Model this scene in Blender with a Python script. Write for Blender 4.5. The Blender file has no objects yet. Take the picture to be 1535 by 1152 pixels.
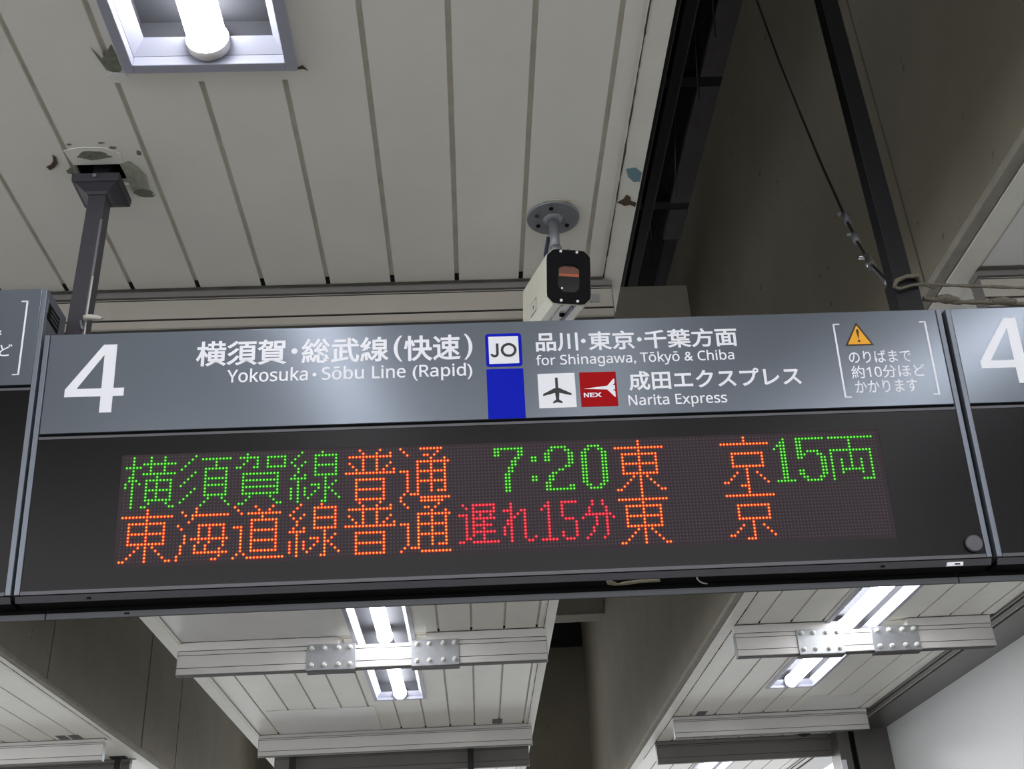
import bpy, bmesh, math, random
from mathutils import Vector, Matrix
random.seed(7)
scene = bpy.context.scene
COL = scene.collection

# ------------------------------------------------------------------ camera
F_PX = 1660.99
cd = bpy.data.cameras.new('camera')
cd.sensor_fit = 'HORIZONTAL'; cd.sensor_width = 36.0; cd.lens = F_PX / 1535 * 36.0
cd.clip_start = 0.05; cd.clip_end = 200
cam = bpy.data.objects.new('camera', cd); COL.objects.link(cam)
yaw, pitch, roll = 5.18537856e-02, 5.03284487e-01, -5.66836605e-02
fw = Vector((math.sin(yaw)*math.cos(pitch), math.cos(yaw)*math.cos(pitch), math.sin(pitch)))
r0 = Vector((math.cos(yaw), -math.sin(yaw), 0)); u0 = r0.cross(fw)
R_ = r0*math.cos(roll) + u0*math.sin(roll); U_ = -r0*math.sin(roll) + u0*math.cos(roll)
m = Matrix.Identity(4)
for i in range(3):
    m[i][0] = R_[i]; m[i][1] = U_[i]; m[i][2] = -fw[i]
m.translation = Vector((-0.12713, -3.00382, 1.59971))
cam.matrix_world = m
scene.camera = cam

# ------------------------------------------------------------------ world, exposure
w = bpy.data.worlds.new('world'); scene.world = w; w.use_nodes = True
wn = w.node_tree.nodes; bg = wn.get('Background') or wn.new('ShaderNodeBackground')
bg.inputs['Color'].default_value = (0.95, 0.97, 1.0, 1); bg.inputs['Strength'].default_value = 1.03
scene.view_settings.view_transform = 'Standard'; scene.view_settings.look = 'None'
scene.view_settings.gamma = 1.0; scene.view_settings.use_curve_mapping = False
scene.view_settings.exposure = 1.27
TUBE = 6.4

# ------------------------------------------------------------------ materials
def s2l(c):
    return tuple(((v/255)/12.92 if v/255 <= 0.04045 else ((v/255+0.055)/1.055)**2.4) for v in c)
def mat(name, rgb, rough=0.6, metal=0.0, noise=0.0, nscale=8.0, spec=0.5, bump=0.0, bscale=60.0, speck=None):
    M = bpy.data.materials.new(name); M.use_nodes = True
    nt = M.node_tree; b = nt.nodes['Principled BSDF']
    b.inputs['Roughness'].default_value = rough; b.inputs['Metallic'].default_value = metal
    b.inputs['Specular IOR Level'].default_value = spec
    base = s2l(rgb) + (1,)
    tc = nt.nodes.new('ShaderNodeTexCoord')
    if noise or speck:
        n = nt.nodes.new('ShaderNodeTexNoise'); n.inputs['Scale'].default_value = nscale
        n.inputs['Detail'].default_value = 8; n.inputs['Roughness'].default_value = 0.65
        nt.links.new(tc.outputs['Object'], n.inputs['Vector'])
        cr = nt.nodes.new('ShaderNodeValToRGB')
        cr.color_ramp.elements[0].position = 0.3; cr.color_ramp.elements[1].position = 0.7
        cr.color_ramp.elements[0].color = tuple(c*(1-noise) for c in base[:3]) + (1,)
        cr.color_ramp.elements[1].color = tuple(min(1, c*(1+noise)) for c in base[:3]) + (1,)
        nt.links.new(n.outputs['Fac'], cr.inputs['Fac'])
        out = cr.outputs['Color']
        if speck:
            n2 = nt.nodes.new('ShaderNodeTexNoise'); n2.inputs['Scale'].default_value = speck[0]
            n2.inputs['Detail'].default_value = 4
            nt.links.new(tc.outputs['Object'], n2.inputs['Vector'])
            r2 = nt.nodes.new('ShaderNodeValToRGB')
            r2.color_ramp.elements[0].position = speck[1]; r2.color_ramp.elements[1].position = speck[1]+0.05
            r2.color_ramp.elements[0].color = (0,0,0,1); r2.color_ramp.elements[1].color = (1,1,1,1)
            nt.links.new(n2.outputs['Fac'], r2.inputs['Fac'])
            mx = nt.nodes.new('ShaderNodeMixRGB'); mx.inputs[2].default_value = s2l(speck[2]) + (1,)
            nt.links.new(r2.outputs['Color'], mx.inputs[0]); nt.links.new(out, mx.inputs[1])
            out = mx.outputs[0]
        nt.links.new(out, b.inputs['Base Color'])
    else:
        b.inputs['Base Color'].default_value = base
    if bump:
        n3 = nt.nodes.new('ShaderNodeTexNoise'); n3.inputs['Scale'].default_value = bscale
        nt.links.new(tc.outputs['Object'], n3.inputs['Vector'])
        bp = nt.nodes.new('ShaderNodeBump'); bp.inputs['Strength'].default_value = bump
        bp.inputs['Distance'].default_value = 0.004
        nt.links.new(n3.outputs['Fac'], bp.inputs['Height']); nt.links.new(bp.outputs['Normal'], b.inputs['Normal'])
    return M
def emis(name, rgb, strength):
    M = bpy.data.materials.new(name); M.use_nodes = True
    nt = M.node_tree; b = nt.nodes['Principled BSDF']
    b.inputs['Base Color'].default_value = (0.02, 0.02, 0.02, 1) if 'led' in name else (0.3, 0.3, 0.3, 1); b.inputs['Specular IOR Level'].default_value = 0.2
    b.inputs['Emission Color'].default_value = tuple(rgb) + (1,)
    b.inputs['Emission Strength'].default_value = strength
    return M
M_PANEL = mat('ceiling_paint', (243, 241, 232), 0.42, noise=0.035, nscale=2.2, bump=0.05, bscale=14)
M_BOARD = mat('board_paint', (240, 239, 236), 0.40, noise=0.03, nscale=3)
M_BACK = mat('groove_metal', (222, 218, 206), 0.6, noise=0.12, nscale=9)
M_TRIM = mat('edge_trim_paint', (238, 236, 226), 0.5, noise=0.04, nscale=5)
M_RUST = mat('rust', (84, 68, 54), 0.9, noise=0.4, nscale=60)
M_PUTTY = mat('old_putty', (176, 178, 160), 0.8, noise=0.25, nscale=50)
M_PUTTYD = mat('dark_putty', (122, 126, 108), 0.8, noise=0.3, nscale=60)
M_CHIP = mat('blue_paint_chip', (110, 142, 155), 0.5)
M_CONC = mat('concrete', (140, 134, 118), 0.85, noise=0.10, nscale=1.3, bump=0.3, bscale=25, speck=(11.0, 0.685, (108, 102, 88)))
M_CONCD = mat('joint_and_shadow', (92, 88, 76), 0.9)
M_LIP = mat('mortar_lip', (150, 146, 134), 0.85, noise=0.15, nscale=12)
M_BEAM = mat('beam_paint', (160, 153, 138), 0.6, noise=0.08, nscale=3)
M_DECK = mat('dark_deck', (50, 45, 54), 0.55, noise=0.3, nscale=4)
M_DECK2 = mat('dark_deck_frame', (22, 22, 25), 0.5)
M_DECK3 = mat('grey_flashing', (98, 94, 100), 0.6, noise=0.2, nscale=3)
M_ALU = mat('anodised_rail', (216, 213, 210), 0.46, metal=0.30, noise=0.04, nscale=2)
M_ALUN = mat('painted_rail', (176, 170, 160), 0.5, noise=0.04, nscale=3)
M_FLN = mat('grey_flange', (116, 112, 110), 0.5, noise=0.05, nscale=6)
M_ALUD = mat('rail_groove', (70, 68, 66), 0.6, metal=0.3)
M_PLATE = mat('galvanised_plate', (168, 170, 173), 0.38, metal=0.6, noise=0.08, nscale=25)
M_BOLT = mat('bright_bolt', (235, 235, 230), 0.35, metal=0.2)
M_POLE = mat('pole_paint', (60, 58, 65), 0.45, noise=0.08, nscale=20)
M_POLED = mat('dark_pole_paint', (14, 14, 18), 0.45, noise=0.15, nscale=16)
M_EDGE = mat('pole_edge_highlight', (112, 110, 116), 0.4)
M_LAMPF = mat('lamp_frame', (168, 170, 184), 0.4)
M_LAMPI = mat('lamp_reflector', (80, 81, 86), 0.75, spec=0.1)
M_SOCK = mat('lamp_socket', (225, 222, 220), 0.4)
M_TUBE = emis('lamp_tube_light', (0.96, 0.97, 1.0), TUBE)
M_HEAD = mat('header_grey', (116, 123, 133), 0.21, metal=0.55, noise=0.015, nscale=3, spec=0.6)
M_STILE = mat('frame_aluminium', (120, 126, 136), 0.35, metal=0.4)
M_FRAME = mat('frame_grey', (92, 91, 96), 0.4, metal=0.25)
M_CASE = mat('case_grey', (96, 98, 103), 0.5)
M_BLACK = mat('black_acrylic', (7, 3, 6), 0.26, spec=0.26)
M_LINE = mat('shadow_gap', (7, 7, 9), 0.8, spec=0.2)
M_LED0 = mat('display_board', (50, 37, 43), 0.55, spec=0.3)
M_LED1 = mat('unlit_led', (84, 66, 75), 0.35)
M_WHITE = mat('sign_white', (246, 246, 252), 0.30)
M_BLUE = mat('sign_blue', (0, 24, 188), 0.6, spec=0.15)
M_RED = mat('sign_red', (170, 4, 12), 0.6, spec=0.15)
M_DARK = mat('sign_charcoal', (42, 42, 46), 0.5)
M_YEL = mat('sign_yellow', (248, 176, 22), 0.45)
M_TRIB = mat('sign_brown', (58, 34, 18), 0.5)
M_CAMW = mat('camera_housing', (214, 212, 196), 0.45, noise=0.06, nscale=14)
M_CAMB = mat('camera_bezel', (14, 12, 16), 0.6, spec=0.15)
M_CAMG = mat('camera_glass', (16, 13, 13), 0.15, spec=0.2)
M_CAMO = mat('orange_reflection', (208, 104, 52), 0.35)
M_GALV = mat('grey_bracket', (140, 142, 148), 0.42, metal=0.35, noise=0.12, nscale=30)
M_ROPE = mat('old_rope', (104, 98, 86), 0.9, noise=0.3, nscale=80)
M_WIRE = mat('dark_wire', (34, 32, 32), 0.6)
M_CHROME = mat('bright_clamp', (200, 200, 200), 0.25, metal=0.9)
M_STEEL = mat('brushed_steel', (112, 110, 107), 0.38, metal=0.7, noise=0.08, nscale=2)
M_WALL = mat('wall_panel', (214, 215, 215), 0.35, noise=0.02, nscale=1.2)
M_FLOOR = mat('floor_tiles', (112, 110, 106), 0.6, noise=0.05, nscale=2)
M_TAPE = mat('old_tape', (168, 160, 138), 0.7, noise=0.3, nscale=50)
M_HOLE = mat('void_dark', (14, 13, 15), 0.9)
M_CLIP = mat('white_plastic', (205, 200, 190), 0.5)
M_VENT = mat('grey_patch', (104, 104, 106), 0.7)
M_PIPE = mat('camera_cable', (70, 76, 100), 0.5)

# ------------------------------------------------------------------ helpers
def box(bm, x0, x1, y0, y1, z0, z1, mi=0):
    vs = [bm.verts.new((x, y, z)) for x in (x0, x1) for y in (y0, y1) for z in (z0, z1)]
    for f in ((0,1,3,2), (4,6,7,5), (0,4,5,1), (2,3,7,6), (0,2,6,4), (1,5,7,3)):
        fc = bm.faces.new([vs[i] for i in f]); fc.material_index = mi
    return bm
def prism_x(bm, prof, x0, x1, mi=0):            # closed (y,z) outline extruded along x
    a = [bm.verts.new((x0, y, z)) for y, z in prof]; b = [bm.verts.new((x1, y, z)) for y, z in prof]
    n = len(prof)
    for i in range(n):
        f = bm.faces.new((a[i], a[(i+1)%n], b[(i+1)%n], b[i])); f.material_index = mi
    bm.faces.new(a[::-1]).material_index = mi; bm.faces.new(b).material_index = mi
def prism(bm, pts, d, mi=0):                    # planar outline (list of Vector) extruded by vector d
    a = [bm.verts.new(p) for p in pts]; b = [bm.verts.new(p + d) for p in pts]; n = len(pts)
    for i in range(n):
        bm.faces.new((a[i], a[(i+1)%n], b[(i+1)%n], b[i])).material_index = mi
    bm.faces.new(a[::-1]).material_index = mi; bm.faces.new(b).material_index = mi
def tube(bm, pts, r, n=8, mi=0, cap=True):
    pts = [Vector(p) for p in pts]; rs = r if isinstance(r, (list, tuple)) else [r]*len(pts); rings = []
    for i, p in enumerate(pts):
        t = (pts[min(i+1, len(pts)-1)] - pts[max(i-1, 0)]).normalized()
        a = t.cross(Vector((0,0,1)) if abs(t.z) < 0.9 else Vector((1,0,0))).normalized(); b = t.cross(a)
        rings.append([bm.verts.new(p + (a*math.cos(2*math.pi*k/n) + b*math.sin(2*math.pi*k/n))*rs[i]) for k in range(n)])
    for A, B in zip(rings, rings[1:]):
        for k in range(n):
            f = bm.faces.new((A[k], A[(k+1)%n], B[(k+1)%n], B[k])); f.material_index = mi; f.smooth = True
    if cap:
        bm.faces.new(rings[0][::-1]).material_index = mi; bm.faces.new(rings[-1]).material_index = mi
def empty(name, loc, label=None, cat=None, group=None, kind=None):
    o = bpy.data.objects.new(name, None); COL.objects.link(o); o.location = loc; o.empty_display_size = 0.1
    if label: o['label'] = label
    if cat: o['category'] = cat
    if group: o['group'] = group
    if kind: o['kind'] = kind
    return o
def wloc(o):
    v = Vector((0,0,0))
    while o: v += Vector(o.location); o = o.parent
    return v
def obj(name, bm, mats, parent=None, label=None, cat=None, group=None, kind=None, recalc=True, bevel=0):
    me = bpy.data.meshes.new(name)
    if recalc: bmesh.ops.recalc_face_normals(bm, faces=bm.faces)
    if parent is not None:
        bmesh.ops.translate(bm, verts=bm.verts, vec=-wloc(parent))
    bm.to_mesh(me); bm.free()
    for mm in (mats if isinstance(mats, (list, tuple)) else [mats]): me.materials.append(mm)
    o = bpy.data.objects.new(name, me); COL.objects.link(o); o.parent = parent
    if bevel:
        bv = o.modifiers.new('bevel', 'BEVEL'); bv.width = bevel; bv.segments = 2; bv.limit_method = 'ANGLE'
    if label: o['label'] = label
    if cat: o['category'] = cat
    if group: o['group'] = group
    if kind: o['kind'] = kind
    return o
def cut_rects(rects, holes):
    for h in holes:
        out = []
        for (x0, x1, y0, y1) in rects:
            a0, a1, b0, b1 = max(x0, h[0]), min(x1, h[1]), max(y0, h[2]), min(y1, h[3])
            if a0 >= a1 or b0 >= b1: out.append((x0, x1, y0, y1)); continue
            if x0 < a0: out.append((x0, a0, y0, y1))
            if a1 < x1: out.append((a1, x1, y0, y1))
            if y0 < b0: out.append((a0, a1, y0, b0))
            if b1 < y1: out.append((a0, a1, b1, y1))
        rects = out
    return rects
def BM(): return bmesh.new()

H = 4.22
# lamp openings (x0, x1, y0, y1)
LA1 = (-1.158, -0.615, -9.2, -0.395); LA2 = (-1.085, -0.572, 2.6, 8.11); LA3 = (-1.085, -0.572, 11.35, 16.0)
LB1 = (2.86, 3.39, -9.2, -0.40); LB2 = (2.872, 3.385, 2.6, 8.33); LB3 = (2.872, 3.385, 12.1, 16.0)
LC1 = (-5.95, -5.42, -9.2, -0.40); LC2 = (-5.95, -5.42, 2.6, 8.1)
HOLE = (-1.465, -1.298, 0.058, 0.172)

# ------------------------------------------------------------------ setting
obj('floor', box(BM(), -14, 14, -14, 22, -0.2, 0.0), M_FLOOR, kind='structure')

def ceiling(name, xl, xr, tl, tr, grooves, sections, holes, ylim):
    """one bay: a backing sheet with long painted metal panels below it, each its own piece"""
    bm = BM()
    for r in cut_rects([(xl, xr, ylim[0], ylim[1])], holes): box(bm, r[0], r[1], r[2], r[3], H+0.0125, H+0.03)
    c = obj(name, bm, M_BACK, kind='structure')
    for (y0, y1, dx) in sections:
        xs = [xl+tl] + [g+dx for g in grooves] + [xr-tr]
        for i in range(len(xs)-1):
            a = xs[i] + (0.0 if i == 0 else 0.0095); b = xs[i+1] - (0.0 if i == len(xs)-2 else 0.0095)
            if b - a < 0.01: continue
            rs = [r for r in cut_rects([(a, b, y0, y1)], holes) if r[1]-r[0] > 0.002 and r[3]-r[2] > 0.01]
            if a < HOLE[1] and b > HOLE[0] and y0 < 0 < y1: rs = [rs]
            else: rs = [[r] for r in rs]
            for grp in rs:
                bm = BM()
                for r in grp: box(bm, r[0], r[1], r[2], r[3], H, H+0.012)
                obj('ceiling_panel', bm, M_PANEL, c)
        # dark boxes put in as the shade where grooves end at the rails
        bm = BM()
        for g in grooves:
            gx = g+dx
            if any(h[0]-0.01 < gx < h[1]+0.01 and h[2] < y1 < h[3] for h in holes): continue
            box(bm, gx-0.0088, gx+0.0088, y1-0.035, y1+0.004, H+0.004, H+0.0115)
        obj('groove_end_shade', bm, M_HOLE, c, kind='stuff')
    return c
gA = [0.4 - 0.2665*k for k in range(10, -1, -1)]
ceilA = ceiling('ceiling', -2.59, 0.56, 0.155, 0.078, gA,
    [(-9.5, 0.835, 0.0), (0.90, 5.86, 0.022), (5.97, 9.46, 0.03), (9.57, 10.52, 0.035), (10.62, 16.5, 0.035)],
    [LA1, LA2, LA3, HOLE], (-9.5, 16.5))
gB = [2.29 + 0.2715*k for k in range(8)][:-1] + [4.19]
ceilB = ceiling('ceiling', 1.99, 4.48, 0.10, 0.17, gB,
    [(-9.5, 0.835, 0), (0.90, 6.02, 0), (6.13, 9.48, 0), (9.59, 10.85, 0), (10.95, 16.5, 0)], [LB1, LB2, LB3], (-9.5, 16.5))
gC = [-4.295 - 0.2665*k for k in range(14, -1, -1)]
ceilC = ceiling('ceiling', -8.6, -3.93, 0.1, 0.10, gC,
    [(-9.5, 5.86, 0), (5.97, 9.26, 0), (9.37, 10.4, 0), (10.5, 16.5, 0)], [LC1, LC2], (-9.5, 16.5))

# edge trims of the bays
def trim(x0, x1, z0=H-0.008, z1=H+0.05, y0=-9.5, y1=16.5, mt=None, n='trim'):
    return obj(n, box(BM(), x0, x1, y0, y1, z0, z1), mt or M_TRIM, kind='structure')
tA = trim(0.480, 0.560, n='trim_1')
trim(-2.59, -2.475, n='trim_2'); trim(-2.468, -2.445, H-0.012, H+0.02, n='trim_2')
tB = trim(1.99, 2.085, n='trim_3')
trim(-4.03, -3.93, n='trim_4')
for i, (a, b, z, mt) in enumerate(((4.305, 4.335, H-0.012, M_STEEL), (4.345, 4.385, H-0.02, M_STEEL), (4.395, 4.43, H-0.005, M_STEEL))):
    trim(a, b, z, H+0.02, mt=mt, n='trim_5')
trim(4.43, 4.485, H+0.10, H+0.14, mt=M_HOLE, n='trim_6')
trim(4.485, 4.87, H-0.003, H+0.03, mt=M_STEEL, n='trim_7')
# rusty seam of trim_1: ragged brown line
def ragged(x, y0, y1, w0, w1, z, name, mt, par, step=0.03):
    bm = BM(); pts = []
    y = y0
    while y < y1:
        pts.append((y, random.uniform(w0, w1))); y += step*random.uniform(.5, 1.5)
    pts.append((y1, w0)); L = [bm.verts.new((x - wd/2, yy, z)) for yy, wd in pts]; Rr = [bm.verts.new((x + wd/2 + random.uniform(0, w1*.4), yy, z)) for yy, wd in pts]
    L2 = [bm.verts.new((v.co.x, v.co.y, z+0.004)) for v in L]; R2 = [bm.verts.new((v.co.x, v.co.y, z+0.004)) for v in Rr]
    for i in range(len(pts)-1):
        bm.faces.new((L[i], L[i+1], Rr[i+1], Rr[i])); bm.faces.new((L2[i], R2[i], R2[i+1], L2[i+1]))
        bm.faces.new((L[i], L2[i], L2[i+1], L[i+1])); bm.faces.new((Rr[i], Rr[i+1], R2[i+1], R2[i]))
    return obj(name, bm, mt, par)
ragged(0.4795, -0.8, 0.84, 0.0015, 0.006, H-0.0095, 'rust_line', M_RUST, tA)
ragged(0.4795, 4.9, 16.0, 0.001, 0.005, H-0.0095, 'rust_line', M_RUST, tA, 0.08)
ragged(-3.985, 5.0, 9.3, 0.002, 0.008, H-0.0095, 'rust_line', M_RUST, ceilC, 0.1)
ragged(2.095, 5.0, 12.0, 0.002, 0.007, H-0.004, 'rust_line', M_RUST, ceilB, 0.1)
def blotch(name, pts, z, mt, par, th=0.002):
    bm = BM(); prism(bm, [Vector((x, y, z)) for x, y in pts], Vector((0, 0, th))); return obj(name, bm, mt, par)
def ragpoly(cx, cy, rx, ry, n=14, j=0.25):
    return [(cx + rx*math.cos(2*math.pi*k/n)*random.uniform(1-j, 1+j), cy + ry*math.sin(2*math.pi*k/n)*random.uniform(1-j, 1+j)) for k in range(n)]
blotch('paint_chip', [(0.495, 0.135), (0.530, 0.130), (0.556, 0.160), (0.556, 0.208), (0.534, 0.212), (0.508, 0.180)], H-0.010, M_CHIP, tA)
blotch('rust_spot', [(0.484, 0.330), (0.505, 0.310), (0.515, 0.285), (0.532, 0.300), (0.535, 0.322), (0.558, 0.335), (0.556, 0.360), (0.535, 0.345), (0.515, 0.352), (0.500, 0.340)], H-0.010, M_RUST, tA)
# putty and peeled paint round the pole hole and at the lamp corner
blotch('putty_patch', [(-1.300,.055),(-1.262,.040),(-1.240,.075),(-1.225,.12),(-1.232,.19),(-1.262,.215),(-1.298,.20),(-1.296,.12)], H-0.003, M_PUTTY, ceilA)
blotch('putty_patch', ragpoly(-1.262, .215, .035, .022), H-0.004, M_PUTTYD, ceilA)
blotch('putty_patch', [(-1.46,.055),(-1.47,-.02),(-1.41,-.035),(-1.33,-.03),(-1.285,.0),(-1.29,.055),(-1.36,.045)], H-0.002, M_PANEL, ceilA)
blotch('putty_patch', ragpoly(-1.375, .005, .055, .022), H-0.004, M_PUTTYD, ceilA)
for (cx, cy, rx, ry) in ((-1.30,-.03,.012,.006), (-1.22,.0,.010,.012), (-1.245,.235,.03,.006), (-1.48,.09,.012,.02), (-1.44,-.05,.008,.005), (-1.33,-.055,.010,.004)):
    blotch('putty_patch', ragpoly(cx, cy, rx, ry, 9, .4), H-0.003, M_PUTTYD, ceilA)
blotch('rust_spot', [(-1.555,.062),(-1.535,.050),(-1.520,.030),(-1.514,.0),(-1.506,.012),(-1.510,.045),(-1.528,.066),(-1.548,.080)], H-0.003, M_RUST, ceilA)
blotch('putty_patch', [(-1.235,-.49),(-1.215,-.44),(-1.17,-.50),(-1.16,-.40),(-1.185,-.375),(-1.215,-.395),(-1.225,-.44)], H-0.004, M_PUTTYD, ceilA)
blotch('putty_patch', ragpoly(-1.19, -.372, .035, .010), H-0.005, M_BOARD, ceilA)
blotch('rust_spot', [(-1.16,-.392),(-.62,-.388),(-.60,-.398),(-.585,-.375),(-.60,-.383),(-.63,-.380),(-.76,-.385),(-1.1,-.385)], H-0.004, M_RUST, ceilA)
# plain cover boards and grey patches on the ceilings
for (x0, x1, y0, y1, par) in ((-1.215, -0.60, -0.393, -0.335, ceilA), (-2.20, -1.11, 8.36, 9.45, ceilA), (-2.44, -1.16, 4.6, 5.86, ceilA),
        (3.47, 4.17, 8.79, 9.46, ceilB), (2.10, 2.30, -1.5, 0.83, ceilB)):
    obj('cover_board', box(BM(), x0, x1, y0, y1, H-(0.0012 if y1 < 0 else 0.004), H-0.0004), M_PANEL if y1 < 0 else M_BOARD, par)
for (x0, x1, y0, y1, par) in ((0.09, 0.20, 9.20, 9.42, ceilA), (2.345, 2.45, 9.28, 9.47, ceilB), (-4.50, -4.40, 9.05, 9.24, ceilC), (-4.37, -4.26, 9.05, 9.24, ceilC)):
    obj('grey_patch', box(BM(), x0, x1, y0, y1, H-0.003, H-0.0005), M_VENT, par)

# concrete girders either side, between the bays
def girder(name, face, back, z1, joints, stains=None):
    g = obj(name, box(BM(), min(face, back), max(face, back), -10, 22, H+0.035, z1), M_CONC, kind='structure')
    s = 1 if back < face else -1
    for (y, wz) in joints:
        obj('formwork_joint', box(BM(), face, face+s*0.004, y-wz, y+wz, H+0.036, z1-0.02), M_CONCD, g)
    # mortar lip, the shadow line above it put in as a dark strip
    lp = obj('mortar_lip', box(BM(), min(face, face+s*0.055), max(face, face+s*0.055), -10, 18, H-0.004, H+0.036), M_LIP, g, bevel=0.006)
    obj('lip_shadow', box(BM(), min(face, face+s*0.012), max(face, face+s*0.012), -10, 18, H+0.037, H+0.046), M_CONCD, g)
    return g
gR = girder('wall_right', 1.985, 2.8, 9.5, [(1.12, 0.004)])
gL = girder('wall_left', -3.93, -5.2, 9.5, [(7.08, 0.004), (10.23, 0.014), (11.8, 0.003)])
# far cross wall and the cross beams of the gap
obj('wall_back', box(BM(), 0.62, 1.985, 17.6, 18.0, H+0.03, 7.85), M_CONC, kind='structure')
obj('wall_back', box(BM(), -3.93, -2.6, 17.6, 18.0, H+0.03, 7.85), M_CONC, kind='structure')
def cross_beam(x0, x1, y, z0, z1, label):
    e = empty('cross_beam', ((x0+x1)/2, y, z0), label, 'beam', 'cross beams of the shaft')
    obj('web', box(BM(), x0, x1, y, y+0.30, z0+0.05, z1), M_BEAM, e)
    obj('flange', box(BM(), x0, x1, y-0.05, y+0.35, z0, z0+0.05), M_LIP, e)
cross_beam(0.3, 1.984, 5.50, 6.78, 7.28, 'beige cross beam at the foot of the dark shaft, right of the hanging camera')
cross_beam(0.3, 1.984, 13.85, 6.74, 7.45, 'beige cross beam above a dark recess, below the middle of the sign')

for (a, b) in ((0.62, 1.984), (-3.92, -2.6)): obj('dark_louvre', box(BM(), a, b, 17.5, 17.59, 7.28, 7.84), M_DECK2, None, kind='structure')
# dark deck high above the gap
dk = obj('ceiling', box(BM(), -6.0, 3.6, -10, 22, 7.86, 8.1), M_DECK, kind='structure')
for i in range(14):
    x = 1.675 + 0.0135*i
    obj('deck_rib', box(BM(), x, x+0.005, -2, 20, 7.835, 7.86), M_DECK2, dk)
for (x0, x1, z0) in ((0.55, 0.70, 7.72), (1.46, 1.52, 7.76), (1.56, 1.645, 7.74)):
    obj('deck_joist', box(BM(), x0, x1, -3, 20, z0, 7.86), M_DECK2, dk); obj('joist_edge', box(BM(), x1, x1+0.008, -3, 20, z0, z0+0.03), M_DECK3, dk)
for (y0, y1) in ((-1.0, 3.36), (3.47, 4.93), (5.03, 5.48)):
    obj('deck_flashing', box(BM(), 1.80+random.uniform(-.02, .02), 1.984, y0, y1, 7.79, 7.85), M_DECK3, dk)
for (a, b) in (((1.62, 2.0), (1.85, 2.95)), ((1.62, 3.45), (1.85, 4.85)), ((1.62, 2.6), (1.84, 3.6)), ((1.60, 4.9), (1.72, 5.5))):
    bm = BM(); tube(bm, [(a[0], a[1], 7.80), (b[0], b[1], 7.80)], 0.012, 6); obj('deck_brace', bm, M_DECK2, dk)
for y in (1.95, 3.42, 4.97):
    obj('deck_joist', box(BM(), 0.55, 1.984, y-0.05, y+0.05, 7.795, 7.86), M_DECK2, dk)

# white panelled wall of the concourse, far right
obj('wall_far_right', box(BM(), 4.87, 5.05, -10, 10.66, 0, H-0.003), M_WALL, kind='structure')

# ------------------------------------------------------------------ corner column
pc = empty('corner_column', (4.56, 10.75, 0), 'brushed steel corner column with a black joint, at the lower right beside the white wall', 'column')
obj('side_post', box(BM(), 4.245, 4.385, 10.60, 10.95, 0, H-0.01), M_STEEL, pc)
obj('steel_face', box(BM(), 4.455, 4.868, 10.60, 10.98, 0, H-0.01), M_STEEL, pc)
obj('black_joint', box(BM(), 4.385, 4.455, 10.66, 10.95, 0, H-0.01), M_HOLE, pc)
obj('lamp_reflection', box(BM(), 4.235, 4.30, 10.585, 10.60, 0, 3.86), M_WHITE, pc)  # lamp reflection on the post, painted as a white strip

# ------------------------------------------------------------------ ceiling lamps
def ceiling_lamp(R, tubes, label, zf=H, group='recessed ceiling lamps'):
    x0, x1, y0, y1 = R; cx = (x0+x1)/2
    e = empty('ceiling_lamp', (cx, (y0+y1)/2, zf), label, 'lamp', group)
    w = 0.036
    bm = BM()                                     # flange ring and sloping inner walls
    zb = zf-0.012; zt = H+0.150; s = 0.035
    box(bm, x0, x0+w, y0, y1, zb, H+0.014); box(bm, x1-w, x1, y0, y1, zb, H+0.014)
    box(bm, x0+w, x1-w, y0, y0+w, zb, H+0.014); box(bm, x0+w, x1-w, y1-w, y1, zb, H+0.014)
    obj('frame', bm, M_LAMPF, e, bevel=0.003)
    bm = BM()
    o = [(x0+w, y0+w), (x1-w, y0+w), (x1-w, y1-w), (x0+w, y1-w)]
    i_ = [(x0+w+s, y0+w+s), (x1-w-s, y0+w+s), (x1-w-s, y1-w-s), (x0+w+s, y1-w-s)]
    i0 = [bm.verts.new((x, y, H+0.014)) for x, y in o]; i1 = [bm.verts.new((x, y, H+0.06)) for x, y in i_]
    o1 = [bm.verts.new((x*1.0, y, H+0.066)) for x, y in o]
    for k in range(4):
        bm.faces.new((i0[k], i0[(k+1)%4], i1[(k+1)%4], i1[k])); bm.faces.new((i1[k], i1[(k+1)%4], o1[(k+1)%4], o1[k]))
        bm.faces.new((o1[k], o1[(k+1)%4], i0[(k+1)%4], i0[k]))
    obj('sloping_rim', bm, M_LAMPF, e)
    bm = BM()
    box(bm, x0+w, x1-w, y0+w, y1-w, zt, zt+0.01)
    box(bm, x0+w-0.006, x0+w+s*.3, y0+w, y1-w, H+0.066, zt); box(bm, x1-w-s*.3, x1-w+.006, y0+w, y1-w, H+0.066, zt)
    box(bm, x0+w, x1-w, y1-w-s*.3, y1-w, H+0.066, zt); box(bm, x0+w, x1-w, y0+w, y0+w+s*.3, H+0.066, zt)
    obj('reflector', bm, M_LAMPI, e)
    for (a, b) in tubes:
        a = max(a, y0+0.08); b = min(b, y1-0.045)
        n = 20; r = 0.060; zc = H+0.045
        bm = BM(); tube(bm, [(cx, a+0.05, zc), (cx, b-0.035, zc)], r, n, cap=True); obj('light_tube', bm, M_TUBE, e)
        bm = BM(); tube(bm, [(cx, b-0.035, zc), (cx, b-0.004, zc), (cx, b, zc)], [r+0.008, r+0.008, r-0.004], n)
        obj('socket', bm, M_SOCK, e)
        bm = BM(); tube(bm, [(cx, a, zc), (cx, a+0.004, zc), (cx, a+0.05, zc)], [r-0.004, r+0.006, r+0.006], n)
        obj('socket', bm, M_SOCK, e)
    return e
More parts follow.
